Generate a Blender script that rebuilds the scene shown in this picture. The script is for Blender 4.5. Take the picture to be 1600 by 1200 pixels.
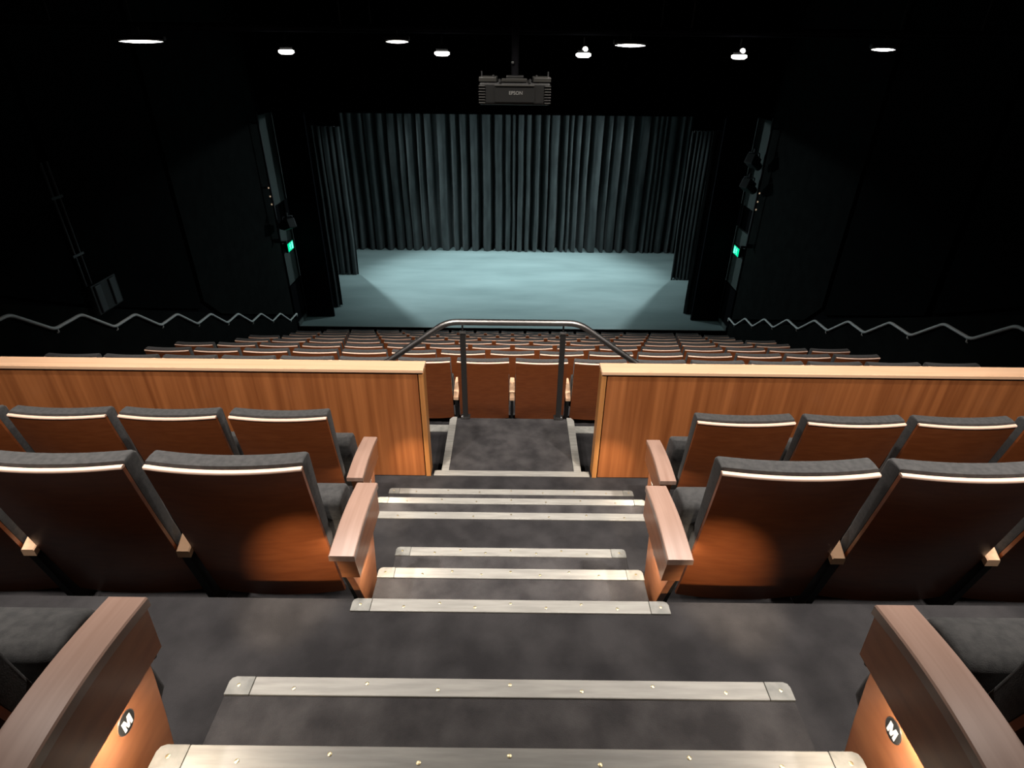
import bpy, bmesh, math, random
from mathutils import Vector, Matrix
random.seed(7)
PI = math.pi
S = bpy.context.scene
C = bpy.context.scene.collection
for o in list(bpy.data.objects):
    bpy.data.objects.remove(o)

ZO = 6.66            # height of the camera above the lowest floor; all z below are relative to the camera unless noted

# ------------------------------------------------------------------ camera
th, ps, ro = math.radians(29.976), math.radians(0.0185), math.radians(0.6315)
fw = Vector((math.sin(ps)*math.cos(th), math.cos(ps)*math.cos(th), -math.sin(th)))
rt = Vector((math.cos(ps), -math.sin(ps), 0)); up = rt.cross(fw)
rt, up = math.cos(ro)*rt + math.sin(ro)*up, -math.sin(ro)*rt + math.cos(ro)*up
cam = bpy.data.objects.new('camera', bpy.data.cameras.new('camera'))
C.objects.link(cam)
cam.data.sensor_width = 36
cam.data.lens = 910.62/1600*36
cam.data.clip_start = 0.05
m = Matrix((rt, up, -fw)).transposed().to_4x4()
m.translation = Vector((-0.0032, 0, ZO))
cam.matrix_world = m
S.camera = cam

# ------------------------------------------------------------------ world, exposure
S.view_settings.view_transform = 'Standard'
S.view_settings.look = 'None'
S.view_settings.gamma = 1
S.view_settings.use_curve_mapping = False
S.view_settings.exposure = 0.0
w = bpy.data.worlds.new('world'); S.world = w
w.use_nodes = True
w.node_tree.nodes['Background'].inputs[0].default_value = (0.6, 0.8, 1, 1)
w.node_tree.nodes['Background'].inputs[1].default_value = 0.0012

# ------------------------------------------------------------------ large lights (fixtures for them are built below)
def spot(name, loc, target, power, size=1.6, blend=0.6, col=(1, 0.95, 0.88), rad=0.06):
    l = bpy.data.lights.new(name, 'SPOT'); l.energy = power; l.spot_size = size; l.spot_blend = blend
    l.color = col; l.shadow_soft_size = rad
    o = bpy.data.objects.new(name, l); C.objects.link(o)
    o.location = (loc[0], loc[1], loc[2]+ZO)
    d = Vector((target[0]-loc[0], target[1]-loc[1], target[2]-loc[2]))
    o.rotation_euler = d.to_track_quat('-Z', 'Y').to_euler()
    return o
def area(name, loc, target, power, sx, sy, col=(1, 1, 1), spread=PI):
    l = bpy.data.lights.new(name, 'AREA'); l.shape = 'RECTANGLE'; l.size = sx; l.size_y = sy
    l.energy = power; l.color = col; l.spread = spread
    o = bpy.data.objects.new(name, l); C.objects.link(o)
    o.location = (loc[0], loc[1], loc[2]+ZO)
    d = Vector((target[0]-loc[0], target[1]-loc[1], target[2]-loc[2]))
    o.rotation_euler = d.to_track_quat('-Z', 'Y').to_euler()
    return o
COOL = (0.78, 0.97, 1.0)
WARM = (1.0, 0.92, 0.85)
HOUSE_UP = [(-3.3, 2.35, 1.5), (-0.95, 2.35, 1.5), (0.95, 2.35, 1.5), (3.3, 2.35, 1.5)]
for p in HOUSE_UP:
    spot('upper_house_light', p, (p[0]*0.9, p[1]+0.1, -2.4), 215, 1.75, 0.8, WARM)
HOUSE_REAR = [(-1.7, 1.15, 1.5), (1.7, 1.15, 1.5)]
for p in HOUSE_REAR:
    spot('second_row_house_light', p, (p[0]*0.9, 2.2, -2.2), 540, 1.45, 0.8, WARM)
HOUSE_MID = [(-2.7, 4.3, 1.3), (-0.95, 4.3, 1.3), (0.95, 4.3, 1.3), (2.7, 4.3, 1.3)]
for p in HOUSE_MID:
    spot('middle_house_light', p, (p[0]*0.9, p[1]+1.9, -3.5), 540, 1.25, 0.7, WARM)
HOUSE_LOW = [(-2.74, 8.0, -0.05), (-0.88, 8.0, -0.05), (0.81, 8.0, -0.05), (2.67, 8.0, -0.05)]
for p in HOUSE_LOW:
    spot('lower_house_light', p, (p[0]*1.15, p[1]+1.0, -5), 640, 1.65, 0.8, WARM)
# stage wash
for sx in (-1, 1):
    spot('stage_wash_light', (sx*6.0, 19.4, -0.9), (-sx*1.2, 16.0, -6.25), 1350, 1.5, 0.7, COOL, 0.12)
    spot('stage_top_light', (sx*2.4, 17.2, -0.9), (sx*1.8, 17.6, -6.25), 520, 1.6, 0.9, COOL, 0.2)
    spot('stage_front_light', (sx*4.3, 16.3, -1.0), (-sx*1.2, 20.3, -4.6), 620 if sx > 0 else 260, 1.5, 0.9, COOL, 0.08)
    spot('stage_side_light', (sx*1.2, 15.7, -1.0), (sx*5.3, 17.6, -4.2), 330, 0.9, 0.8, COOL, 0.1)
    spot('stage_cross_light', (-sx*3.4, 15.3, -1.1), (sx*4.9, 14.95, -4.4), 420, 0.55, 0.8, COOL, 0.1)

# ------------------------------------------------------------------ materials
def mat(name, col, rough=0.5, metal=0.0, spec=0.5, coat=0.0, sheen=0.0):
    mm = bpy.data.materials.new(name); mm.use_nodes = True
    b = mm.node_tree.nodes['Principled BSDF']
    b.inputs['Base Color'].default_value = (*col, 1)
    b.inputs['Roughness'].default_value = rough
    b.inputs['Metallic'].default_value = metal
    b.inputs['Specular IOR Level'].default_value = spec
    b.inputs['Coat Weight'].default_value = coat
    b.inputs['Coat Roughness'].default_value = 0.2
    b.inputs['Sheen Weight'].default_value = sheen
    return mm
def noise_col(mm, c1, c2, scale=(1, 1, 1), nscale=5, detail=4, lo=0.35, hi=0.65, bump=0.0, bscale=None, obj_random=0.0):
    nt = mm.node_tree; b = nt.nodes['Principled BSDF']
    tc = nt.nodes.new('ShaderNodeTexCoord'); mp = nt.nodes.new('ShaderNodeMapping')
    mp.inputs['Scale'].default_value = scale
    nt.links.new(tc.outputs['Object'], mp.inputs['Vector'])
    vec = mp.outputs['Vector']
    if obj_random:
        oi = nt.nodes.new('ShaderNodeObjectInfo')
        ml = nt.nodes.new('ShaderNodeMath'); ml.operation = 'MULTIPLY'; ml.inputs[1].default_value = obj_random
        nt.links.new(oi.outputs['Random'], ml.inputs[0])
        ad = nt.nodes.new('ShaderNodeVectorMath'); ad.operation = 'ADD'
        nt.links.new(vec, ad.inputs[0]); nt.links.new(ml.outputs[0], ad.inputs[1]); vec = ad.outputs[0]
    n = nt.nodes.new('ShaderNodeTexNoise'); n.inputs['Scale'].default_value = nscale; n.inputs['Detail'].default_value = detail
    nt.links.new(vec, n.inputs['Vector'])
    r = nt.nodes.new('ShaderNodeValToRGB')
    r.color_ramp.elements[0].position = lo; r.color_ramp.elements[0].color = (*c1, 1)
    r.color_ramp.elements[1].position = hi; r.color_ramp.elements[1].color = (*c2, 1)
    nt.links.new(n.outputs['Fac'], r.inputs['Fac']); nt.links.new(r.outputs['Color'], b.inputs['Base Color'])
    if bump:
        n2 = nt.nodes.new('ShaderNodeTexNoise'); n2.inputs['Scale'].default_value = bscale or nscale; n2.inputs['Detail'].default_value = 2
        nt.links.new(tc.outputs['Object'], n2.inputs['Vector'])
        bp = nt.nodes.new('ShaderNodeBump'); bp.inputs['Strength'].default_value = bump; bp.inputs['Distance'].default_value = 0.004
        nt.links.new(n2.outputs['Fac'], bp.inputs['Height']); nt.links.new(bp.outputs['Normal'], b.inputs['Normal'])
    return mm
def emit(name, col, strength):
    mm = bpy.data.materials.new(name); mm.use_nodes = True
    nt = mm.node_tree; nt.nodes.clear()
    e = nt.nodes.new('ShaderNodeEmission'); o = nt.nodes.new('ShaderNodeOutputMaterial')
    e.inputs[0].default_value = (*col, 1); e.inputs[1].default_value = strength
    nt.links.new(e.outputs[0], o.inputs[0]); return mm

M = {}
M['panel_wood'] = noise_col(mat('panel_wood', (0.3, 0.11, 0.03), 0.38, coat=0.2), (0.23, 0.070, 0.020), (0.43, 0.150, 0.047), (11, 6, 0.35), 2.2, 5, 0.3, 0.72)
M['edge_wood'] = noise_col(mat('edge_wood', (0.4, 0.17, 0.05), 0.4), (0.4, 0.16, 0.045), (0.55, 0.25, 0.08), (30, 30, 0.5), 2, 3)
M['cap_wood'] = noise_col(mat('cap_wood', (0.6, 0.35, 0.18), 0.4, coat=0.2), (0.74, 0.45, 0.27), (0.82, 0.53, 0.335), (0.5, 14, 8), 3, 4)
M['shell_wood'] = noise_col(mat('shell_wood', (0.26, 0.08, 0.025), 0.35, coat=0.25), (0.235, 0.062, 0.017), (0.285, 0.080, 0.023), (6, 6, 30), 2.0, 4, obj_random=20)
M['arm_wood'] = noise_col(mat('arm_wood', (0.4, 0.2, 0.12), 0.33, coat=0.35), (0.32, 0.198, 0.150), (0.385, 0.25, 0.195), (40, 1.5, 6), 1.5, 4)
M['side_wood'] = noise_col(mat('side_wood', (0.33, 0.12, 0.05), 0.4, coat=0.25), (0.3, 0.105, 0.043), (0.4, 0.155, 0.065), (6, 3, 14), 2, 5)
M['trim_wood'] = mat('trim_wood', (0.80, 0.54, 0.41), 0.4)
M['fabric'] = noise_col(mat('fabric', (0.03, 0.03, 0.03), 0.95, spec=0.2, sheen=0.12), (0.040, 0.040, 0.040), (0.060, 0.059, 0.058), (1, 1, 1), 60, 3, bump=0.25, bscale=500)
M['carpet'] = noise_col(mat('carpet', (0.03, 0.029, 0.032), 1.0, spec=0.1), (0.022, 0.021, 0.022), (0.040, 0.038, 0.039), (1, 1, 1), 7, 8, bump=0.5, bscale=350)
M['step_carpet'] = noise_col(mat('step_carpet', (0.05, 0.048, 0.05), 1.0, spec=0.1), (0.034, 0.032, 0.033), (0.068, 0.064, 0.064), (1, 1, 1), 9, 8, bump=0.5, bscale=350)
M['nosing'] = noise_col(mat('nosing', (0.5, 0.48, 0.42), 0.5, metal=0.0), (0.245, 0.237, 0.215), (0.325, 0.315, 0.285), (2, 20, 20), 4, 6)
M['nosing_cap'] = noise_col(mat('nosing_cap', (0.33, 0.32, 0.29), 0.5), (0.17, 0.17, 0.155), (0.26, 0.255, 0.23), (1, 1, 1), 30, 4)
M['screw'] = mat('screw', (0.6, 0.5, 0.3), 0.35, 0.9)
M['alu'] = mat('alu', (0.62, 0.62, 0.63), 0.3, 1.0)
M['steel'] = mat('steel', (0.88, 0.88, 0.86), 0.4, 0.0)
M['wall'] = noise_col(mat('wall', (0.011, 0.013, 0.013), 0.95, spec=0.06), (0.006, 0.0068, 0.0066), (0.0095, 0.0107, 0.010), (1, 1, 1), 4, 6)
M['panel_black'] = noise_col(mat('panel_black', (0.011, 0.012, 0.013), 0.95, spec=0.04), (0.0025, 0.0028, 0.003), (0.004, 0.0044, 0.0045), (1, 1, 1), 3, 6)
M['reveal'] = mat('reveal', (0.06, 0.075, 0.072), 0.8)
M['black'] = mat('black', (0.004, 0.004, 0.005), 0.9, spec=0.05)
M['black_metal'] = mat('black_metal', (0.008, 0.008, 0.008), 0.6)
M['post_metal'] = mat('post_metal', (0.035, 0.033, 0.032), 0.4, 0.4)
M['rail_metal'] = mat('rail_metal', (0.33, 0.32, 0.31), 0.38, 1.0)
M['blue_black'] = mat('blue_black', (0.003, 0.0045, 0.009), 0.7, spec=0.1)
M['curtain'] = noise_col(mat('curtain', (0.03, 0.036, 0.036), 0.95, spec=0.1, sheen=0.15), (0.032, 0.037, 0.038), (0.054, 0.062, 0.063), (1, 1, 0.3), 5, 5)
M['flat_black'] = mat('flat_black', (0.008, 0.008, 0.011), 0.95, spec=0.05)
M['stage'] = noise_col(mat('stage', (0.3, 0.4, 0.4), 0.6, spec=0.3), (0.22, 0.29, 0.29), (0.34, 0.43, 0.43), (0.5, 1.5, 1), 0.9, 9, 0.25, 0.75)
M['plastic'] = mat('plastic', (0.004, 0.004, 0.0036), 0.45)
M['plastic_light'] = mat('plastic_light', (0.02, 0.0195, 0.017), 0.4)
M['white_ink'] = mat('white_ink', (0.85, 0.85, 0.83), 0.5)
M['grey_ink'] = mat('grey_ink', (0.16, 0.16, 0.15), 0.5)
M['disc'] = mat('disc', (0.02, 0.02, 0.02), 0.3)
M['pipe_grey'] = mat('pipe_grey', (0.035, 0.036, 0.04), 0.5)
M['lens'] = emit('lens', (1, 0.97, 0.92), 6)
M['led'] = emit('led', (1, 0.86, 0.66), 4)
M['green'] = emit('green', (0.0, 0.75, 0.36), 1.2)
M['green_white'] = emit('green_white', (0.25, 1.0, 0.8), 1.3)
M['pilot'] = emit('pilot', (1.0, 0.75, 0.5), 0.35)
M['glass'] = mat('glass', (0.02, 0.03, 0.05), 0.08)

# ------------------------------------------------------------------ mesh helpers
def link(name, me, material, parent=None, loc=None, rot=None):
    o = bpy.data.objects.new(name, me); C.objects.link(o)
    if material and not me.materials: me.materials.append(M[material])
    if parent: o.parent = parent
    if loc: o.location = loc
    if rot: o.rotation_euler = rot
    return o
def mesh(name, verts, faces, smooth=False, angle=None):
    me = bpy.data.meshes.new(name); me.from_pydata(verts, [], faces)
    bm = bmesh.new(); bm.from_mesh(me); bmesh.ops.recalc_face_normals(bm, faces=bm.faces[:])
    bm.to_mesh(me); bm.free()
    if smooth:
        for p in me.polygons: p.use_smooth = True
        if angle: 
            me.set_sharp_from_angle(angle=angle)
    me.update(); return me
def box_me(x0, x1, y0, y1, z0, z1, bev=0.0, seg=2, name='box'):
    bm = bmesh.new()
    bmesh.ops.create_cube(bm, size=1)
    for v in bm.verts:
        v.co = Vector(((x0+x1)/2+v.co.x*(x1-x0), (y0+y1)/2+v.co.y*(y1-y0), (z0+z1)/2+v.co.z*(z1-z0)))
    if bev: bmesh.ops.bevel(bm, geom=bm.edges[:], offset=bev, segments=seg, affect='EDGES', profile=0.5)
    me = bpy.data.meshes.new(name); bm.to_mesh(me); bm.free(); return me
def loft(loops, caps=True, name='loft', smooth=True, angle=0.7):
    n = len(loops[0]); vs = [v for l in loops for v in l]; fs = []
    for i in range(len(loops)-1):
        for j in range(n):
            k = (j+1) % n
            fs.append((i*n+j, i*n+k, (i+1)*n+k, (i+1)*n+j))
    if caps:
        fs.append(tuple(range(n-1, -1, -1))); fs.append(tuple((len(loops)-1)*n+j for j in range(n)))
    return mesh(name, vs, fs, smooth, angle)
def prism(pts, axis, a0, a1, name='prism', bev=0.0):
    """polygon pts in the two other axes (order of axes kept) extruded along axis"""
    def mk(p, a):
        if axis == 'x': return (a, p[0], p[1])
        if axis == 'y': return (p[0], a, p[1])
        return (p[0], p[1], a)
    n = len(pts)
    vs = [mk(p, a0) for p in pts] + [mk(p, a1) for p in pts]
    fs = [tuple(range(n))[::-1], tuple(range(n, 2*n))] + [(i, (i+1) % n, n+(i+1) % n, n+i) for i in range(n)]
    me = mesh(name, vs, fs)
    if bev:
        bm = bmesh.new(); bm.from_mesh(me)
        bmesh.ops.bevel(bm, geom=bm.edges[:], offset=bev, segments=2, affect='EDGES', profile=0.5)
        bm.to_mesh(me); bm.free()
    return me
def tube(path, r, n=10, name='tube', fillet=0.0):
    P = [Vector(p) for p in path]
    if fillet:
        Q = [P[0]]
        for i in range(1, len(P)-1):
            a = (P[i-1]-P[i]); b = (P[i+1]-P[i]); f = min(fillet, a.length*0.45, b.length*0.45)
            p0 = P[i]+a.normalized()*f; p1 = P[i]+b.normalized()*f
            for k in range(6):
                t = k/5; Q.append((1-t)**2*p0+2*t*(1-t)*P[i]+t*t*p1)
        Q.append(P[-1]); P = Q
    loops = []; ref = None
    for i, p in enumerate(P):
        t = (P[min(i+1, len(P)-1)]-P[max(i-1, 0)]).normalized()
        if ref is None:
            ref = Vector((0, 0, 1)) if abs(t.z) < 0.9 else Vector((0, 1, 0))
        u = (ref-t*ref.dot(t)).normalized(); v = t.cross(u); ref = u
        loops.append([tuple(p+u*r*math.cos(2*PI*j/n)+v*r*math.sin(2*PI*j/n)) for j in range(n)])
    return loft(loops, True, name, True, 0.9)
def lathe(prof, axis='z', n=20, name='lathe'):
    """prof: list of (radius, height)"""
    loops = []
    for r, h in prof:
        r = max(r, 1e-4); L = []
        for j in range(n):
            a = 2*PI*j/n; c, s = r*math.cos(a), r*math.sin(a)
            L.append((c, s, h) if axis == 'z' else ((c, h, s) if axis == 'y' else (h, c, s)))
        loops.append(L)
    return loft(loops, True, name, True, 0.6)
def text_me(body, size, depth=0.001, bold=0.0):
    cu = bpy.data.curves.new('text', 'FONT'); cu.body = body; cu.size = 1; cu.extrude = depth/size; cu.offset = bold/size
    cu.align_x = 'CENTER'; cu.align_y = 'CENTER'; cu.resolution_u = 4
    o = bpy.data.objects.new('text', cu); C.objects.link(o)
    dg = bpy.context.evaluated_depsgraph_get(); me = bpy.data.meshes.new_from_object(o.evaluated_get(dg))
    bpy.data.objects.remove(o); me.transform(Matrix.Scale(size, 4)); return me
def struct(name, me, material, parent=None):
    o = link(name, me, material, parent)
    if not parent: o['kind'] = 'structure'; o.location = (0, 0, ZO)
    return o
def thing(name, label, cat, loc=(0, 0, 0), rz=0, group=None, relz=True):
    o = bpy.data.objects.new(name, None); C.objects.link(o); o.empty_display_size = 0.1
    o.location = (loc[0], loc[1], loc[2]+ZO); o.rotation_euler = (0, 0, rz)
    o['label'] = label; o['category'] = cat
    if group: o['group'] = group
    return o
def tag(o, label, cat, group=None):
    o['label'] = label; o['category'] = cat
    if group: o['group'] = group
    return o
ORD = ['zeroth', 'first', 'second', 'third', 'fourth', 'fifth', 'sixth', 'seventh', 'eighth', 'ninth', 'tenth', 'eleventh',
       'twelfth', 'thirteenth', 'fourteenth', 'fifteenth', 'sixteenth']

# ------------------------------------------------------------------ levels
FN, FM, FL, FK = -1.02, -1.48, -1.94, -2.42          # tier floors of the upper block
EN, EM, EL, EK = 0.37, 1.226, 2.12, 3.02             # far edges of those tiers
Y1, DY, Z1, DZ = 4.80, 0.978, -3.355, -0.413         # lower block: first back, row spacing, first floor
WX = 5.55
G = -6.66

# ------------------------------------------------------------------ room shell
def tier(y0, y1, z, name='floor'):
    return struct(name, box_me(-WX, WX, y0, y1, z-0.9 if z-0.9 > G else G-0.1, z), 'carpet')
f_n = tier(-2.2, EN, FN); f_m = tier(EN, EM, FM); f_l = tier(EM, EL, FL); f_k = tier(EL, EK, FK)
f_x = tier(EK, 3.82, -2.575)
for n in range(8):
    y0 = 3.82 if n == 0 else Y1+DY*n-0.19
    tier(y0, Y1+DY*(n+1)-0.19, Z1+DZ*n)
tier(Y1+DY*8-0.19, 13.66, G)
stage = struct('floor_stage', box_me(-7.6, 7.6, 13.66, 21.6, G-0.1, -6.25), 'stage')
lip = link('stage_edge', box_me(-WX, WX, 13.63, 13.665, G, -6.235), 'black', stage)
link('edge_strip', box_me(-WX, WX, 13.66, 13.71, -6.25, -6.246), 'nosing_cap', stage)
for sx in (-1, 1):
    link('side_strip', box_me(sx*5.49-0.03, sx*5.49+0.03, 13.66, 14.55, -6.25, -6.13), 'reveal', stage)
struct('ceiling', box_me(-7.7, 7.7, -2.3, 21.7, 2.0, 2.1), 'black')
struct('wall_back', box_me(-WX, WX, -2.3, -2.2, FN, 2.0), 'wall')
struct('wall_stage', box_me(-7.6, 7.6, 21.6, 21.7, G, 2.0), 'black')
# proscenium header
hd = struct('wall_proscenium', box_me(-WX, WX, 14.0, 14.2, -1.27, 2.0), 'flat_black')
link('panel', box_me(-3.9, -0.6, 13.96, 14.0, -0.75, -0.12, 0.01), 'wall', hd)
for sx, side in ((-1, 'left'), (1, 'right')):
    a, b = sorted((sx*WX, sx*(WX+0.15)))
    wl = struct('wall_'+side, box_me(a, b, -2.3, 14.55, G, 2.0), 'black')
    a2, b2 = sorted((sx*7.6, sx*7.7))
    struct('wall_wing_'+side, box_me(a2, b2, 14.5, 21.7, G, 2.0), 'black')
    c, d = sorted((sx*(WX-0.06), sx*WX))
    def wp(pts, mt='panel_black', x0=c, x1=d):
        return link('panel', prism(pts, 'x', x0, x1, bev=0.008), mt, wl)
    wp([(5.85, 1.9), (5.85, -2.35), (7.10, -2.98), (7.10, 1.9)])
    wp([(7.22, 1.9), (7.22, -3.05), (9.56, -4.05), (9.56, 1.9)])
    wp([(9.68, 1.9), (9.68, -3.95), (10.16, -4.40), (13.5, -5.85), (13.5, 1.9)], 'wall')
    wp([(3.2, -1.3), (3.2, -2.5), (3.9, -3.3), (13.6, -6.64), (13.6, -6.0), (10.1, -4.48), (9.58, -4.13), (5.85, -2.45), (5.2, -1.9)], 'wall')
    wp([(13.62, -3.75), (13.62, -5.13), (14.5, -5.13), (14.5, -3.75)], 'reveal')
    wp([(13.62, -1.3), (13.62, -3.2), (14.5, -3.2), (14.5, -1.3)], 'reveal')
    wp([(13.62, -5.17), (13.62, -6.2), (14.5, -6.2), (14.5, -5.17)], 'black')
    # pier beside the balcony front
    wp([(5.0, 1.9), (5.0, -3.1), (5.78, -3.35), (5.78, 1.9)], 'blue_black', *sorted((sx*(WX-0.045), sx*WX)))

# ------------------------------------------------------------------ stair nosings and steps
def nosing_into(parent, hw, y, z, chamfer=0.03, depth=0.047, capw=0.06, screws=7, z_off=0.0):
    """metal strip along the far edge y of a tread at level z; end caps and screws as sub-parts"""
    t0 = z; t1 = z+0.005
    n = link('nosing', box_me(-hw+capw, hw-capw, y-depth, y-0.001, t0-0.02, t1, 0.002), 'nosing', parent)
    for s in (-1, 1):
        xi, xo = s*(hw-capw+0.001), s*hw
        pts = [(xi, y-depth), (xo, y-depth), (xo, y-0.001-chamfer), (xo-s*chamfer*0.3, y-0.001-chamfer*0.3), (xo-s*chamfer, y-0.001), (xi, y-0.001)]
        link('end_cap', prism(pts, 'z', t0-0.02, t1+0.0005, bev=0.0015), 'nosing_cap', n)
        sc = link('screw', SCREW, None, n, (s*(hw-capw*0.45), y-depth*0.5, t1+0.0005))
    for i in range(screws):
        x = -hw+0.16+(2*hw-0.32)*i/(screws-1)
        link('screw', SCREW, None, n, (x, y-depth*(0.35 if i % 2 else 0.65), t1))
    return n
SCREW = lathe([(0.0045, -0.001), (0.0045, 0.0008), (0.003, 0.0013), (0.0, 0.0013)], n=8, name='screw')
SCREW.materials.append(M['screw'])
def step(name, label, hw, y0, y1, z, zf, ch):
    t = thing(name, label, 'step', (0, 0, zf), 0, 'carpeted steps down the aisle')
    link('tread', box_me(-hw, hw, y0+0.001, y1-0.001, 0, z-zf, 0.004), 'step_carpet', t)
    nosing_into(t, hw, y1, z-zf, ch)
    return t
step('aisle_step', 'nearest carpeted aisle step at the bottom edge of the picture', 0.672, EN, 0.622, -1.17, FM, 0.014)
step('aisle_step', 'lower carpeted aisle step between the two end panels lettered M', 0.672, 0.622, 0.864, -1.325, FM, 0.014)
step('aisle_step', 'upper carpeted aisle step between the second pair of end panels', 0.475, EM, 1.492, -1.635, FL, 0.014)
step('aisle_step', 'lower carpeted aisle step between the second pair of end panels', 0.470, 1.492, 1.744, -1.79, FL, 0.014)
step('aisle_step', 'upper aisle step just in front of the balustrade landing', 0.715, EL, 2.405, -2.10, FK, 0.014)
step('aisle_step', 'lowest aisle step just in front of the balustrade landing', 0.715, 2.405, 2.668, -2.26, FK, 0.014)
nosing_into(f_n, 0.672, EN, FN, 0.014)
nosing_into(f_m, 0.485, EM, FM, 0.014)
nosing_into(f_l, 0.70, EL, FL, 0.01)
# landing beyond the balustrade gap, framed with metal
ld = thing('landing', 'small carpeted landing with metal edging in the balustrade gap', 'landing', (0, EK, -2.575))
link('deck', box_me(-0.46, 0.46, 0, 0.66, 0, 0.153, 0.003), 'step_carpet', ld)
link('front_edging', box_me(-0.505, 0.51, -0.03, 0.022, 0.13, 0.16, 0.002), 'nosing', ld)
for s in (-1, 1):
    link('side_edging', prism([(s*0.46, 0.02), (s*0.465, 0.63), (s*0.445, 0.665), (s*0.412, 0.665), (s*0.412, 0.02)], 'z', 0.13, 0.16, bev=0.002), 'nosing', ld)
    xs = sorted((s*0.53, s*5.4))
    link('edging', box_me(min(s*0.47, s*5.4), max(s*0.47, s*5.4), 3.71, 3.80, -2.575, -2.568, 0.001), 'nosing_cap', f_x)

# ------------------------------------------------------------------ balustrade
def balustrade(sx, label):
    t = thing('balustrade', label, 'balustrade', (sx*0.523, 2.985, FK))
    L = WX-0.08-0.523
    def bx(name, a, b, y0, y1, z0, z1, mt, par=t, bev=0.002):
        a, b = sorted((sx*a, sx*b)); return link(name, box_me(a, b, y0, y1, z0, z1, bev), mt, par)
    bx('core', 0.004, L, 0.0145, 0.085, 0, 0.764, 'black')
    pw = 9.0; x = 0.036; i = 0
    while x < L-0.1:
        e = min(x+pw, L)
        bx('panel', x, e-0.003, 0, 0.014, 0.004, 0.757, 'panel_wood'); x = e
    bx('end_post', 0, 0.030, -0.001, 0.09, 0.0, 0.757, 'edge_wood')
    bx('back_panel', 0.032, L, 0.085, 0.095, -0.15, 0.757, 'panel_wood')
    bx('shadow_strip', 0.006, L, 0.006, 0.09, 0.757, 0.768, 'black', bev=0.0)
    bx('cap', -0.002, L, -0.009, 0.107, 0.768, 0.79, 'cap_wood', bev=0.003)
    return t
balustrade(-1, 'wood veneer balustrade with pale cap left of the aisle gap')
balustrade(1, 'wood veneer balustrade with pale cap right of the aisle gap')

# guard rail on the landing
gr = thing('guard_rail', 'dark metal guard rail with two posts standing on the landing', 'railing', (0, 3.69, FK))
H = 0.78
link('handrail', tube([(-1.75, 0, -0.15), (-0.455, 0, H), (0.455, 0, H), (1.75, 0, -0.15)], 0.022, 14, fillet=0.075), 'rail_metal', gr)
for s in (-1, 1):
    p = link('post', box_me(s*0.35-0.02, s*0.35+0.02, -0.006, 0.006, 0.0, 0.70, 0.002), 'post_metal', gr)
    link('clamp', box_me(s*0.35-0.023, s*0.35+0.023, -0.012, 0.012, 0.695, 0.712, 0.003), 'alu', p)
    link('stem', tube([(s*0.35, 0, 0.70), (s*0.35, 0, H-0.01)], 0.006, 8), 'black_metal', p)
    link('base_plate', box_me(s*0.35-0.035, s*0.35+0.035, -0.03, 0.03, 0.0, 0.008, 0.002), 'post_metal', p)
    link('bolt', lathe([(0.009, 0), (0.009, 0.012), (0.0, 0.016)], n=8), 'alu', p).location = (s*0.372, -0.018, 0.008)

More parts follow.
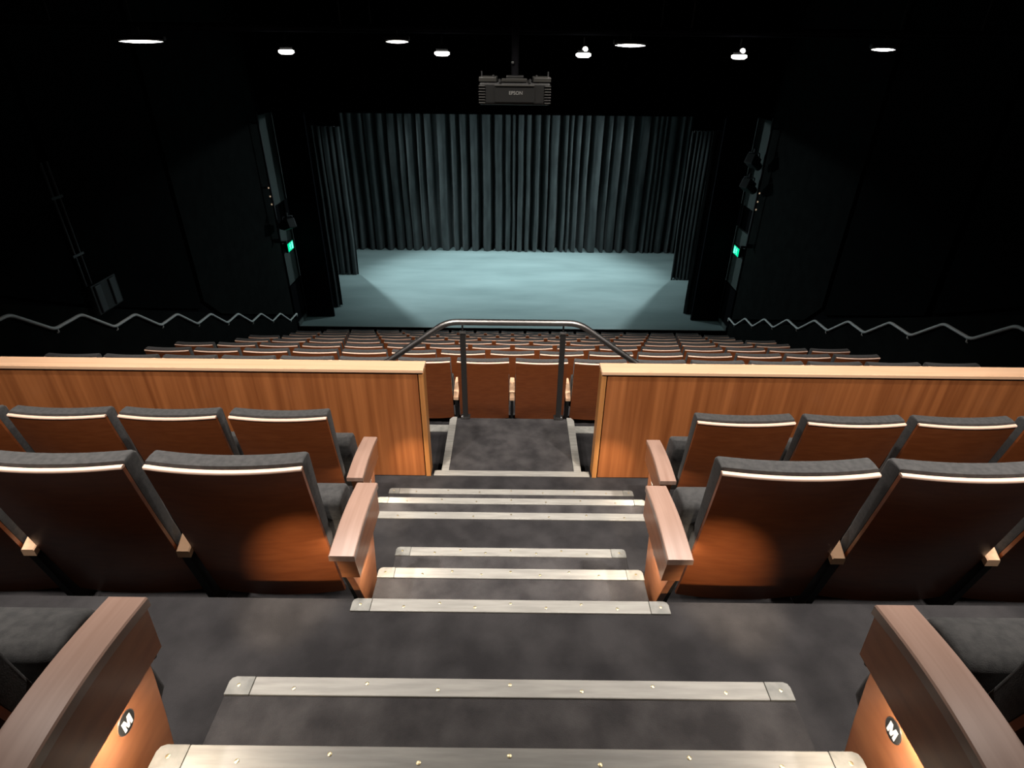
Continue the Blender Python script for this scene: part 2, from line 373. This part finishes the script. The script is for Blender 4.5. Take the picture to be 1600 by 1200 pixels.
# ------------------------------------------------------------------ seats
HX = 0.243
def lean(z):
    t = (0.82-z)/0.72
    return 0.155*t - 0.03*t*(1-t)
def bulge(x):
    return 0.024*((x/HX)**2-1)
def seat_meshes():
    R = {}
    xs = [HX*(-1+2*i/10) for i in range(11)]
    zs = [0.10+(0.810-0.10)*i/8 for i in range(9)]
    loops = []
    for x in xs:
        rear = [(x, lean(z)+bulge(x), z) for z in zs]
        front = [(x, lean(z)+bulge(x)+0.014, z) for z in reversed(zs)]
        loops.append(rear+front)
    R['shell'] = loft(loops, name='back_shell', angle=0.6)
    loops = []
    for x in xs:
        y0 = lean(0.81)+bulge(x)-0.001
        loops.append([(x, y0-0.001, 0.810), (x, y0-0.001, 0.8165), (x, y0+0.001, 0.8185), (x, y0+0.012, 0.8195), (x, y0+0.016, 0.817), (x, y0+0.016, 0.810)])
    R['trim'] = loft(loops, name='top_trim', angle=0.9)
    # back cushion
    loops = []
    cx = [-HX, -HX+0.0025, -HX+0.009] + [HX*(-0.85+1.7*i/8) for i in range(9)] + [HX-0.009, HX-0.0025, HX]
    for x in cx:
        e = abs(x)-(HX-0.009); k = 0 if e <= 0 else 1-math.sqrt(max(0, 1-(e/0.009)**2))
        ins = 0.009*k
        prof = []
        zt = 0.829-ins*0.4
        for z in (0.36, 0.45, 0.55, 0.65, 0.74, 0.79): prof.append((lean(z)+0.016, z))
        prof += [(lean(0.81)+0.017, zt-0.006), (lean(0.82)+0.020, zt), (lean(0.82)+0.045, zt+0.002), (lean(0.82)+0.078-ins, zt-0.001), (lean(0.82)+0.088-ins, zt-0.012)]
        for z in (0.77, 0.70, 0.6, 0.5, 0.42): prof.append((lean(z)+0.088-0.02*min(1, (0.8-z)/0.3)-ins, z))
        prof.append((lean(0.36)+0.05, 0.36))
        loops.append([(x, y+bulge(x), z) for y, z in prof])
    R['cushion'] = loft(loops, name='back_cushion', angle=1.0)
    # tipped-up seat pad
    loops = []
    for x in cx:
        xp = x*0.246/HX
        e = abs(x)-(HX-0.009); k = 0 if e <= 0 else 1-math.sqrt(max(0, 1-(e/0.009)**2))
        ins = 0.014*k
        pts = []
        a = [(0.0, 0.03), (0.012, 0.008), (0.035, 0.0), (0.085, 0.0), (0.11, 0.012), (0.12, 0.04), (0.12, 0.16), (0.118, 0.30), (0.11, 0.36), (0.085, 0.375), (0.02, 0.375), (0.0, 0.35)]
        for y, z in a:
            y = 0.06+(y-0.06)*(1-ins/0.06*0.8); z = 0.1875+(z-0.1875)*(1-ins/0.19)
            zz = 0.575-z; yy = 0.130+y+0.20*z
            pts.append((xp, yy, zz))
        loops.append(pts)
    R['pad'] = loft(loops, name='seat_pad', angle=1.0)
    # armrest between seats (local: centred on x = 0)
    loops = []
    for i in range(9):
        t = i/8; y = 0.075+0.285*t; zt = 0.385+0.07*t+0.018*math.sin(PI*t); hw = 0.027*(0.75+0.25*math.sin(PI*(0.15+0.8*t)))
        loops.append([(-hw, y, zt-0.03), (-hw, y, zt-0.004), (-hw+0.004, y, zt), (hw-0.004, y, zt), (hw, y, zt-0.004), (hw, y, zt-0.03)])
    R['arm'] = loft(loops, name='armrest', angle=0.6)
    R['standard'] = prism([(0.10, 0.0), (0.30, 0.0), (0.30, 0.02), (0.24, 0.06), (0.30, 0.40), (0.08, 0.355), (0.14, 0.06), (0.10, 0.02)], 'x', -0.014, 0.014, 'standard')
    for k, mt in (('shell', 'shell_wood'), ('trim', 'trim_wood'), ('cushion', 'fabric'), ('pad', 'fabric'), ('arm', 'cap_wood'), ('standard', 'black_metal')):
        R[k].materials.append(M[mt])
    return R
SM = seat_meshes()
def seat(x, y, z, label, group, arms=(-1,), aisle=0):
    t = thing('theatre_seat', label, 'seat', (x, y, z), 0, group)
    link('back_shell', SM['shell'], None, t); link('top_trim', SM['trim'], None, t)
    link('back_cushion', SM['cushion'], None, t); sp = link('seat_pad', SM['pad'], None, t)
    if aisle: sp.scale = (1.09, 1, 1); sp.location = (aisle*0.024, 0, 0)
    for a in arms:
        link('armrest', SM['arm'], None, t, (a*0.275, 0, 0)); link('standard', SM['standard'], None, t, (a*0.275, 0, 0))
    return t
ROWS_UP = [('M', 0.49, FM, 0.83, 2), ('L', 1.41, FL, 0.645, 3), ('K', 2.416, FK, 0.924, 5)]
RN = {'M': 'row beside the nearest pair of end panels', 'L': 'row of black backs in front of the camera', 'K': 'row just before the wooden balustrade'}
for nm, y, z, off, cnt in ROWS_UP:
    for sx, sd in ((-1, 'left'), (1, 'right')):
        for i in range(cnt):
            x = sx*(off+HX+0.55*i)
            if nm == 'K': lab = f'{ORD[i+1]} seat {sd} of the aisle, row just before the balustrade'
            elif nm == 'L': lab = f'{ORD[i+1]} seat {sd} of the aisle, second row before the balustrade'
            else: lab = f'{ORD[i+1]} seat {sd} of the aisle, nearest row with the M panels'
            seat(x, y, z, lab, 'charcoal tip-up seats of the upper block', (sx,), -sx if i == 0 else 0)
LOW = []
for n in range(8):
    odd = n % 2 == 0
    cnt = 16 if odd else 15
    for i in range(cnt):
        x = (i-(cnt-1)/2)*0.55
        arms = (-1, 1) if i == cnt-1 else (-1,)
        seat(x, Y1+DY*n, Z1+DZ*n, f'wood-backed seat, {ORD[n+1]} row beyond the balustrade, {ORD[i+1]} from the left', 'tip-up seats of the lower block', arms)

# ------------------------------------------------------------------ aisle end panels
LETTERS = {
 'M': [(-.5, -.5), (-.26, -.5), (-.26, .12), (-.09, -.5), (.09, -.5), (.26, .12), (.26, -.5), (.5, -.5), (.5, .5), (.17, .5), (0, -.08), (-.17, .5), (-.5, .5)],
 'L': [(-.36, -.5), (.36, -.5), (.36, -.28), (-.10, -.28), (-.10, .5), (-.36, .5)],
 'K': [(-.45, -.5), (-.2, -.5), (-.2, -.16), (-.08, -.02), (.2, -.5), (.5, -.5), (.1, .16), (.46, .5), (.14, .5), (-.2, .14), (-.2, .5), (-.45, .5)]}
def letter_me(ch, size):
    pts = [(a*size, b*size) for a, b in LETTERS[ch]]
    return prism(pts, 'z', -0.0003, 0.0003)
def end_panel(sx, outer, yf, z, letter, label, power, aim):
    t = thing('end_panel', label, 'end panel', (sx*outer, yf, z), 0, 'aisle end panels with armrests')
    def X(a): return -sx*a                   # a > 0 is towards the aisle
    AT = 0.60
    ys = [0.0-0.345*i/12 for i in range(13)]
    loops = []
    for i, y in enumerate(ys):
        tt = i/12; zt = AT+0.016*math.sin(PI*tt)
        xo, xi = X(0.0), X(-0.074-0.006*tt)
        sgn = 1 if xi > xo else -1
        loops.append([(xo, y, zt-0.022), (xo, y, zt-0.003), (xo+sgn*0.003, y, zt), (xi-sgn*0.003, y, zt), (xi, y, zt-0.003), (xi, y, zt-0.022)])
    link('armrest', loft(loops, name='armrest', angle=0.6), 'arm_wood', t)
    ap = [(-0.012, 0.475), (-0.315, 0.475), (-0.318, 0.495)] + [(-0.338+0.332*k/8, AT-0.0225+0.016*math.sin(PI*(1-k/8))) for k in range(9)]
    a0, a1 = sorted((X(-0.004), X(-0.062)))
    link('apron', prism(ap, 'x', a0, a1), 'side_wood', t)
    lo = [(-0.016, 0.476), (-0.022, 0.40), (-0.035, 0.30), (-0.06, 0.15), (-0.075, 0.0), (-0.205, 0.0), (-0.207, 0.12), (-0.225, 0.27), (-0.265, 0.38), (-0.305, 0.476)]
    b0, b1 = sorted((X(-0.034), X(-0.058)))
    link('side_panel', prism(lo, 'x', b0, b1, bev=0.002), 'side_wood', t)
    c0, c1 = sorted((X(-0.058), X(-0.074)))
    link('standard', prism([(-0.08, 0), (-0.20, 0), (-0.22, 0.27), (-0.30, 0.5), (-0.05, 0.5)], 'x', c0, c1), 'black_metal', t)
    # row letter
    r = 0.021
    d = link('letter_disc', lathe([(r, 0.0), (r, 0.0015), (r-0.001, 0.002), (0.0, 0.002)], 'x', 24), 'disc', t)
    d.location = (X(-0.034), -0.118, 0.405); 
    if sx > 0: d.scale = (-1, 1, 1)
    ring = link('rim', lathe([(r+0.0015, 0.0), (r+0.0015, 0.0012), (r-0.0005, 0.0012), (r-0.0005, 0.0)], 'x', 24), 'alu', d)
    l = link('letter', letter_me(letter, 0.024), 'white_ink', d)
    l.matrix_local = Matrix(((0, 0, 1, 0.0024), (1, 0, 0, 0), (0, 1, 0, -0.001), (0, 0, 0, 1))) if sx < 0 else Matrix(((0, 0, 1, 0.0024), (-1, 0, 0, 0), (0, 1, 0, -0.001), (0, 0, 0, 1)))
    # aisle lamp under the apron
    e0, e1 = sorted((X(-0.008), X(-0.020)))
    link('aisle_lamp', box_me(e0, e1, -0.29, -0.05, 0.4715, 0.4748), 'led', t)
    area('aisle_strip_light', (sx*outer+X(-0.014), yf-0.17, z+0.470), (sx*outer+X(-0.010), yf-0.17, z), 1.7, 0.012, 0.24, (1, 0.86, 0.70))
    link('added_spot', lathe([(0.0, 0.464), (0.006, 0.465), (0.007, 0.4748)], n=10), 'black_metal', t).location = (X(-0.014), -0.028, 0)  # small body for the added spot that throws the warm patch ahead
    tx, ty, tz, size = aim
    spot('added_spot_light', (sx*outer+X(-0.014), yf-0.026, z+0.460), (sx*tx, ty, tz), power, size, 1.0, (1, 0.80, 0.58), 0.008)  # added narrow beam for warm patches on seat backs, steps and balustrade
    return t
for sx, sd in ((-1, 'left'), (1, 'right')):
    end_panel(sx, 0.668, 0.728, FM, 'M', f'curved wooden end panel lettered M on the {sd} of the aisle', 46, (0.69, 1.54, -1.69, 0.60))
    end_panel(sx, 0.475, 1.612, FL, 'L', f'wooden end panel lettered L, middle one {sd} of the aisle', 12, (0.62, 2.38, -2.10, 0.5))
    end_panel(sx, 0.724, 2.570, FK, 'K', f'farthest wooden end panel {sd} of the aisle, near the balustrade', 13, (0.58, 3.0, -2.36, 0.85))

# ------------------------------------------------------------------ wall handrails
for sx, sd in ((-1, 'left'), (1, 'right')):
    t = thing('wall_handrail', f'zigzag steel handrail stepping down the {sd} side wall', 'handrail', (sx*5.47, 5.83, -2.563))
    path = [(0, -1.1, 0.40), (0, -0.49, 0.02)]
    br = []
    for i in range(9):
        path.append((0, 0.978*i, -0.414*i))
        if i < 8:
            path.append((0, 0.492+0.978*i, -0.399-0.414*i)); br.append((0.492+0.978*i, -0.399-0.414*i))
    path.append((sx*0.03, 0.978*8+0.05, -0.414*8-0.10))
    link('rail', tube(path, 0.021, 10, fillet=0.07), 'steel', t)
    for y, z in br:
        link('bracket', tube([(0, y+0.05, z-0.01), (0, y+0.05, z-0.06), (sx*0.03, y+0.05, z-0.075), (sx*0.075, y+0.05, z-0.06)], 0.009, 6, fillet=0.02), 'steel', t)
# short second rail at the top of the right hand stair
t = thing('wall_handrail', 'short upper steel handrail at the right edge of the picture', 'handrail', (5.40, 5.62, -2.53))
link('rail', tube([(0, -1.2, 0.45), (0, 0, 0)], 0.021, 10), 'steel', t)
link('bracket', tube([(0, -0.3, 0.10), (0, -0.3, 0.05), (0.06, -0.3, 0.04), (0.14, -0.3, 0.06)], 0.009, 6, fillet=0.02), 'steel', t)
t = thing('wall_handrail', 'short upper steel handrail at the left edge of the picture', 'handrail', (-5.40, 5.62, -2.43))
link('rail', tube([(0, -1.2, 0.45), (0, 0, 0)], 0.021, 10), 'steel', t)
link('bracket', tube([(0, -0.3, 0.10), (0, -0.3, 0.05), (-0.06, -0.3, 0.04), (-0.14, -0.3, 0.06)], 0.009, 6, fillet=0.02), 'steel', t)

# ------------------------------------------------------------------ stage drapes
def drape(name, label, x0, x1, y, z0, z1, seed, wmin=0.14, wmax=0.46, dep=0.6, group=None, tilt=0.0, flare=0.0):
    rnd = random.Random(seed)
    xs, ys = [], []
    x = x0
    while x < x1:
        wv = rnd.uniform(wmin, wmax); d = dep*rnd.uniform(0.5, 1.0); flat = rnd.uniform(0.36, 0.64); ti = rnd.uniform(-0.35, 0.35)
        for k in range(14):
            t = k/14
            # broad front of a pleat, then a deep narrow recess
            if t < flat: v = d*(-0.10*math.sin(PI*t/flat)) + ti*wv*flat*math.sin(PI*t/flat)*(t/flat-0.5)
            else: v = d*math.sin(PI*(t-flat)/(1-flat))**0.6
            xs.append(x+wv*t); ys.append(v)
        x += wv
    k = (x1-x0)/(x-x0); xs = [x0+(q-x0)*k for q in xs]
    nz = 12; n = len(xs); vs = []; fs = []
    ph = [rnd.uniform(0, 6.28) for _ in range(6)]
    for side in (0, 1):
        for j in range(nz+1):
            t = j/nz; z = z0+(z1-z0)*t
            for i in range(n):
                amp = 0.72+0.28*(1-t)
                wob = 0.012*math.sin(1.3*z+ph[0]+xs[i]*1.3)*(1-t)+0.004*math.sin(3*z+ph[1]+xs[i]*7)
                zz = z + (0.018*math.sin(xs[i]*9+ph[2]) if j == 0 else 0)
                vs.append((xs[i]+wob+flare*(1-t)**2*(xs[i]-(x0+x1)/2), ys[i]*amp+side*0.006-0.04*(1-t)**3, zz-z0))
    N = n*(nz+1)
    for j in range(nz):
        for i in range(n-1):
            a = j*n+i
            fs.append((a, a+1, a+n+1, a+n)); fs.append((N+a+1, N+a, N+a+n, N+a+n+1))
        for i in (0, n-1):
            a = j*n+i; fs.append((a, a+n, N+a+n, N+a))
    me = mesh(name, vs, fs, True, 1.2)
    o = link(name, me, 'curtain'); o.location = (0, y, z0+ZO)
    return tag(o, label, 'curtain', group)
drape('stage_curtain', 'left half of the pleated black curtain closing the back of the stage', -5.6, 0.12, 20.3, -6.24, -0.6, 3)
drape('stage_curtain', 'right half of the pleated black curtain closing the back of the stage', 0.125, 5.75, 20.25, -6.24, -0.6, 11)
drape('leg_curtain', 'narrow black leg curtain nearest the audience, stage left edge of picture', -5.45, -4.70, 15.0, -6.24, -1.64, 21, 0.10, 0.22, 0.16)
drape('leg_curtain', 'narrow black leg curtain behind the first one on the left', -5.75, -4.86, 17.65, -6.24, -1.95, 22, 0.10, 0.22, 0.16)
drape('leg_curtain', 'narrow black leg curtain nearest the audience on the right of the stage', 4.66, 5.45, 14.8, -6.24, -1.64, 23, 0.10, 0.22, 0.16)
drape('leg_curtain', 'narrow black leg curtain behind the first one on the right', 4.92, 5.8, 17.5, -6.24, -1.95, 24, 0.10, 0.22, 0.16)
for sx, sd in ((-1, 'left'), (1, 'right')):
    t = thing('masking_flat', f'flat black masking panel at the {sd} side of the stage opening', 'masking flat', (sx*5.105, 14.35, -6.25))
    link('cloth', box_me(-0.355, 0.355, -0.02, 0.02, 0.0, 5.1, 0.005), 'flat_black', t)
    for a in (-0.33, 0.33): link('stile', box_me(a-0.025, a+0.025, 0.02, 0.05, 0, 5.1), 'black', t)
    link('foot', box_me(-0.25, 0.25, -0.02, 0.35, 0, 0.03), 'black', t)
bd = tag(link('stage_border', box_me(-5.5, 5.5, 15.3, 15.34, -1.25, 1.2), 'flat_black'), 'black border cloth hanging above the stage opening', 'border')
bd.location = (0, 0, ZO)

# ------------------------------------------------------------------ exit signs
def exit_sign(sx, label):
    t = thing('exit_sign', label, 'exit sign', (sx*5.40, 13.80, -4.19), 0, 'green running-man exit signs')
    link('housing', box_me(-0.03, 0.03, -0.20, 0.20, -0.11, 0.11, 0.006), 'black_metal', t)
    fx = -sx*0.031
    def quad(pts, mt, d, nm='pictogram'):
        a, b = sorted((fx-sx*d, fx)); return link(nm, prism(pts, 'x', a, b), mt, t)
    quad([(-0.18, -0.095), (0.18, -0.095), (0.18, 0.095), (-0.18, 0.095)], 'green', 0.002, 'face')
    s = -sx
    # running figure
    P_ = lambda pts: [(s*a-0.03, b) for a, b in pts]
    quad(P_([(0.00+0.018*math.cos(k*PI/5), 0.065+0.018*math.sin(k*PI/5)) for k in range(10)]), 'green_white', 0.004)
    quad(P_([(-0.02, 0.045), (0.02, 0.04), (0.01, -0.015), (-0.03, -0.01)]), 'green_white', 0.004)
    quad(P_([(-0.01, -0.01), (0.01, -0.015), (0.045, -0.045), (0.03, -0.08), (0.018, -0.075), (0.028, -0.048)]), 'green_white', 0.004)
    quad(P_([(-0.03, -0.01), (-0.01, -0.01), (-0.025, -0.05), (-0.07, -0.055), (-0.07, -0.042), (-0.035, -0.038)]), 'green_white', 0.004)
    quad(P_([(0.015, 0.042), (0.05, 0.02), (0.06, 0.03), (0.02, 0.045)]), 'green_white', 0.004)
    quad(P_([(-0.02, 0.045), (-0.055, 0.03), (-0.05, 0.0), (-0.04, 0.002), (-0.042, 0.024), (-0.02, 0.03)]), 'green_white', 0.004)
    quad([(0.07, -0.08), (0.15, -0.08), (0.15, 0.08), (0.07, 0.08)], 'green_white', 0.003, 'doorway')
    a, b = sorted((0.03*sx, 0.15*sx))
    link('bracket', box_me(a, b, -0.02, 0.02, -0.02, 0.02), 'black_metal', t)
    l = bpy.data.lights.new('exit_glow', 'POINT'); l.energy = 0.35; l.color = (0.1, 1, 0.6); l.shadow_soft_size = 0.08
    lo = bpy.data.objects.new('exit_glow', l); C.objects.link(lo); lo.location = (sx*5.28, 13.75, -4.19+ZO)
exit_sign(-1, 'lit green exit sign on the wall left of the stage')
exit_sign(1, 'lit green exit sign on the wall right of the stage')

# ------------------------------------------------------------------ side lighting booms
def spotlight(loc, rz, label, tilt=-0.5):
    t = thing('stage_spotlight', label, 'spotlight', loc, rz, 'spotlights on the side booms')
    t.rotation_euler = (0, 0, rz)
    b = link('body', box_me(-0.10, 0.10, -0.16, 0.14, -0.11, 0.11, 0.02), 'black_metal', t, None, (tilt, 0, 0))
    link('lens_tube', lathe([(0.075, 0.12), (0.085, 0.2), (0.085, 0.3), (0.075, 0.3), (0.07, 0.22)], 'y', 18), 'black_metal', b)
    link('lens', lathe([(0.072, 0.225), (0.06, 0.24), (0.03, 0.25), (0.0, 0.253)], 'y', 18), 'glass', b)
    link('yoke', tube([(-0.125, 0, 0), (-0.125, 0, 0.17), (0.125, 0, 0.17), (0.125, 0, 0)], 0.012, 6, fillet=0.03), 'pipe_grey', t)
    link('hook_clamp', box_me(-0.02, 0.02, -0.03, 0.03, 0.17, 0.25, 0.005), 'pipe_grey', t)
    for a in (-0.105, 0.105): link('cooling_rib', box_me(a-0.006, a+0.006, -0.14, 0.1, -0.08, 0.08), 'pipe_grey', b)
    return t
for sx, sd in ((-1, 'left'), (1, 'right')):
    t = thing('lighting_boom', f'thin black vertical lighting boom on the {sd} wall by the stage', 'lighting boom', (sx*5.33, 13.15, -3.9))
    link('pipe', tube([(0, 0, 0), (0, 0, 2.7)], 0.026, 10), 'pipe_grey', t)
    for z in (0.05, 1.2, 2.5):
        a, b = sorted((0, sx*0.14)); link('wall_arm', box_me(a, b, -0.02, 0.02, z-0.02, z+0.02), 'pipe_grey', t)
    link('foot_bar', box_me(-0.14, 0.14, -0.02, 0.02, -0.02, 0.02), 'pipe_grey', t)
    for k, z in enumerate((0.85, 1.02, 1.2)):
        link('pilot_lamp', box_me(-0.012, 0.012, -0.10, -0.085, z, z+0.03), 'pilot', t)
spotlight((-5.10, 13.2, -3.50), 0.9, 'blue-black stage spotlight above the left exit sign', -0.35)
spotlight((5.10, 13.2, -2.05), -0.9, 'upper stage spotlight on the right hand boom', -0.5)
spotlight((5.10, 13.2, -2.55), -0.9, 'lower stage spotlight on the right hand boom', -0.5)

# conduit and socket box on the left wall
t = thing('wall_conduit', 'pair of thin vertical conduits running down the dark left wall', 'conduit', (-5.47, 7.1, -2.7))
for y in (-0.04, 0.06): link('pipe', tube([(0, y, 0), (0, y, 1.5)], 0.018, 8), 'pipe_grey', t)
for z in (0.4, 1.1): link('saddle', box_me(-0.02, 0.02, -0.09, 0.11, z-0.015, z+0.015), 'pipe_grey', t)
t = thing('socket_box', 'dark socket box with two grey covers under the wall conduits', 'socket box', (-5.45, 7.3, -3.1))
link('box', box_me(-0.04, 0.04, -0.25, 0.27, 0, 0.4, 0.01), 'black_metal', t)
for y in (-0.14, 0.16): link('cover', box_me(0.04, 0.06, y-0.06, y+0.06, 0.02, 0.38, 0.01), 'pipe_grey', t)

# ------------------------------------------------------------------ projector
t = thing('projector', 'black ceiling-hung projector above the lower seats', 'projector', (-0.005, 5.18, -0.40))
link('body', box_me(-0.285, 0.285, 0.0, 0.45, 0, 0.165, 0.02, 3), 'plastic', t)
link('rear_cover', box_me(-0.16, 0.155, -0.012, 0.02, 0.02, 0.135, 0.004), 'plastic', t)
link('cover_lip', box_me(-0.16, 0.155, -0.018, 0.0, 0.135, 0.148, 0.003), 'plastic_light', t)
for sx in (-1, 1):
    for k in range(7):
        link('vent_slat', box_me(sx*0.262-0.026, sx*0.262+0.026, -0.008, 0.01, 0.012+k*0.02, 0.020+k*0.02, 0.002), 'plastic_light', t)
    link('top_rail', box_me(sx*0.215-0.07, sx*0.215+0.07, 0.0, 0.3, 0.165, 0.198, 0.004), 'plastic_light', t)
    link('eye_bolt', tube([(sx*0.262, 0.03, 0.19), (sx*0.262, 0.03, 0.24)], 0.006, 8), 'alu', t)
    link('knob', lathe([(0.009, 0), (0.009, 0.02), (0.0, 0.024)], n=10), 'alu', t).location = (sx*0.12, 0.0, 0.165)
    link('knob', lathe([(0.008, 0), (0.008, 0.018), (0.0, 0.02)], n=10), 'alu', t).location = (sx*0.17, 0.02, 0.195)
link('cross_bar', box_me(-0.105, 0.095, 0.0, 0.03, 0.166, 0.19, 0.003), 'plastic_light', t)
l = link('lettering', text_me('EPSON', 0.036, 0.0006, 0.0), 'grey_ink', t, (0.008, -0.0135, 0.088), (PI/2, 0, 0))
mt_ = link('mount_pole', tube([(0, 0.2, 0.19), (0, 0.2, 2.4)], 0.03, 10), 'black', t)
link('mount_plate', box_me(-0.07, 0.07, 0.12, 0.28, 0.165, 0.205, 0.004), 'plastic', t)
link('status_lamp', box_me(-0.03, -0.01, 0.16, 0.17, 0.29, 0.305, 0.003), 'alu', t)

# ------------------------------------------------------------------ lighting bars and lamps overhead
def bar(y, z, label, x=5.4):
    t = thing('lighting_bar', label, 'lighting bar', (0, y, z))
    link('pipe', tube([(-x, 0, 0), (x, 0, 0)], 0.024, 10), 'flat_black', t)
    for a in (-4.5, -1.7, 1.7, 4.5): link('hanger', tube([(a, 0, 0.02), (a, 0, 2.0-z)], 0.01, 6), 'black_metal', t)
bar(8.0, 0.16, 'long black lighting bar carrying the house lamps')
bar(6.6, 0.16, 'black lighting bar with slim streaks of lamp glow')
def downlight(p, label, r=0.07, strength='lens', drop=0.0, knob=True):
    t = thing('house_lamp', label, 'ceiling lamp', p, 0, 'round house lamps on the lighting bar')
    link('housing', lathe([(r*0.75, 0.03), (r*0.8, 0.055), (r*0.5, 0.085), (r*0.3, 0.1), (0.0, 0.1)], n=18), 'black_metal', t)
    link('lens', lathe([(0.0, -0.02), (r*0.7, -0.018), (r, 0.0), (r, 0.022), (r*0.8, 0.03)], n=18), strength, t)
    if knob: link('knob_glint', lathe([(0.0, -0.03), (0.024, -0.02), (0.034, 0), (0.024, 0.02), (0.0, 0.03)], n=12), strength, t).location = (0.012, -0.05, 0.068)  # reflective knob, its bright glint given as emission
    link('yoke', tube([(0, 0.02, 0.095), (0, 0.02, 0.19)], 0.01, 6), 'black_metal', t)
lab = ['leftmost round glowing lamp high on the left', 'small round glowing lamp left of the projector', 'round glowing lamp right of the projector', 'rightmost bright round lamp high on the right']
for (x, y, z), lb, kn in zip(HOUSE_LOW, lab, (False, False, True, True)):
    downlight((x, y, -0.075), lb, 0.09 if not kn or True else 0.06, 'lens', knob=kn)
def glow_streak(u, y, z, w, label, kn=False):  # adds a glowing shape for a streak of lamp glow along the bar
    t = thing('bar_glow', label, 'ceiling lamp', (u, y, z), 0, 'slim streaks of lamp glow on the lighting bar')
    link('housing', box_me(-w*1.1, w*1.1, -0.03, 0.03, 0.012, 0.05, 0.008), 'black_metal', t)
    link('glow_body', lathe([(0.0, -w), (0.006, -w*0.8), (0.012, -w*0.4), (0.014, 0), (0.012, w*0.4), (0.006, w*0.8), (0.0, w)], 'x', 10), 'lens', t)
    link('stem', tube([(0, 0, 0.05), (0, 0, 0.16-z+0.0-0.025)], 0.008, 6), 'black_metal', t)
glow_streak(-3.67, 6.6, 0.018, 0.22, 'wide slim streak of lamp glow far left overhead')
glow_streak(-1.16, 6.6, 0.04, 0.11, 'slim streak of lamp glow left of the projector')
glow_streak(1.12, 6.6, 0.03, 0.15, 'slim streak of lamp glow right of the projector')
glow_streak(3.60, 6.6, 0.018, 0.12, 'slim streak of lamp glow far right overhead')
# lamps above the upper seats and the first rows (out of the picture), where the light comes from
for p in HOUSE_UP+HOUSE_MID+HOUSE_REAR:
    t = thing('recessed_lamp', f'black cylindrical house lamp above the upper seats, {ORD[HOUSE_UP.index(p)+1]} from the left' if p in HOUSE_UP else f'black cylindrical house lamp above the second row of seats, {ORD[HOUSE_REAR.index(p)+1]} from the left' if p in HOUSE_REAR else f'black cylindrical house lamp above the front rows, {ORD[HOUSE_MID.index(p)+1]} from the left', 'ceiling lamp', (p[0], p[1], p[2]+0.03), 0, 'house lamps above the seats')
    link('housing', lathe([(0.08, 0.0), (0.09, 0.0), (0.09, 0.25), (0.0, 0.26)], n=18), 'black_metal', t)
    link('stem', tube([(0, 0, 0.25), (0, 0, 2.0-p[2]-0.03)], 0.01, 6), 'black_metal', t)
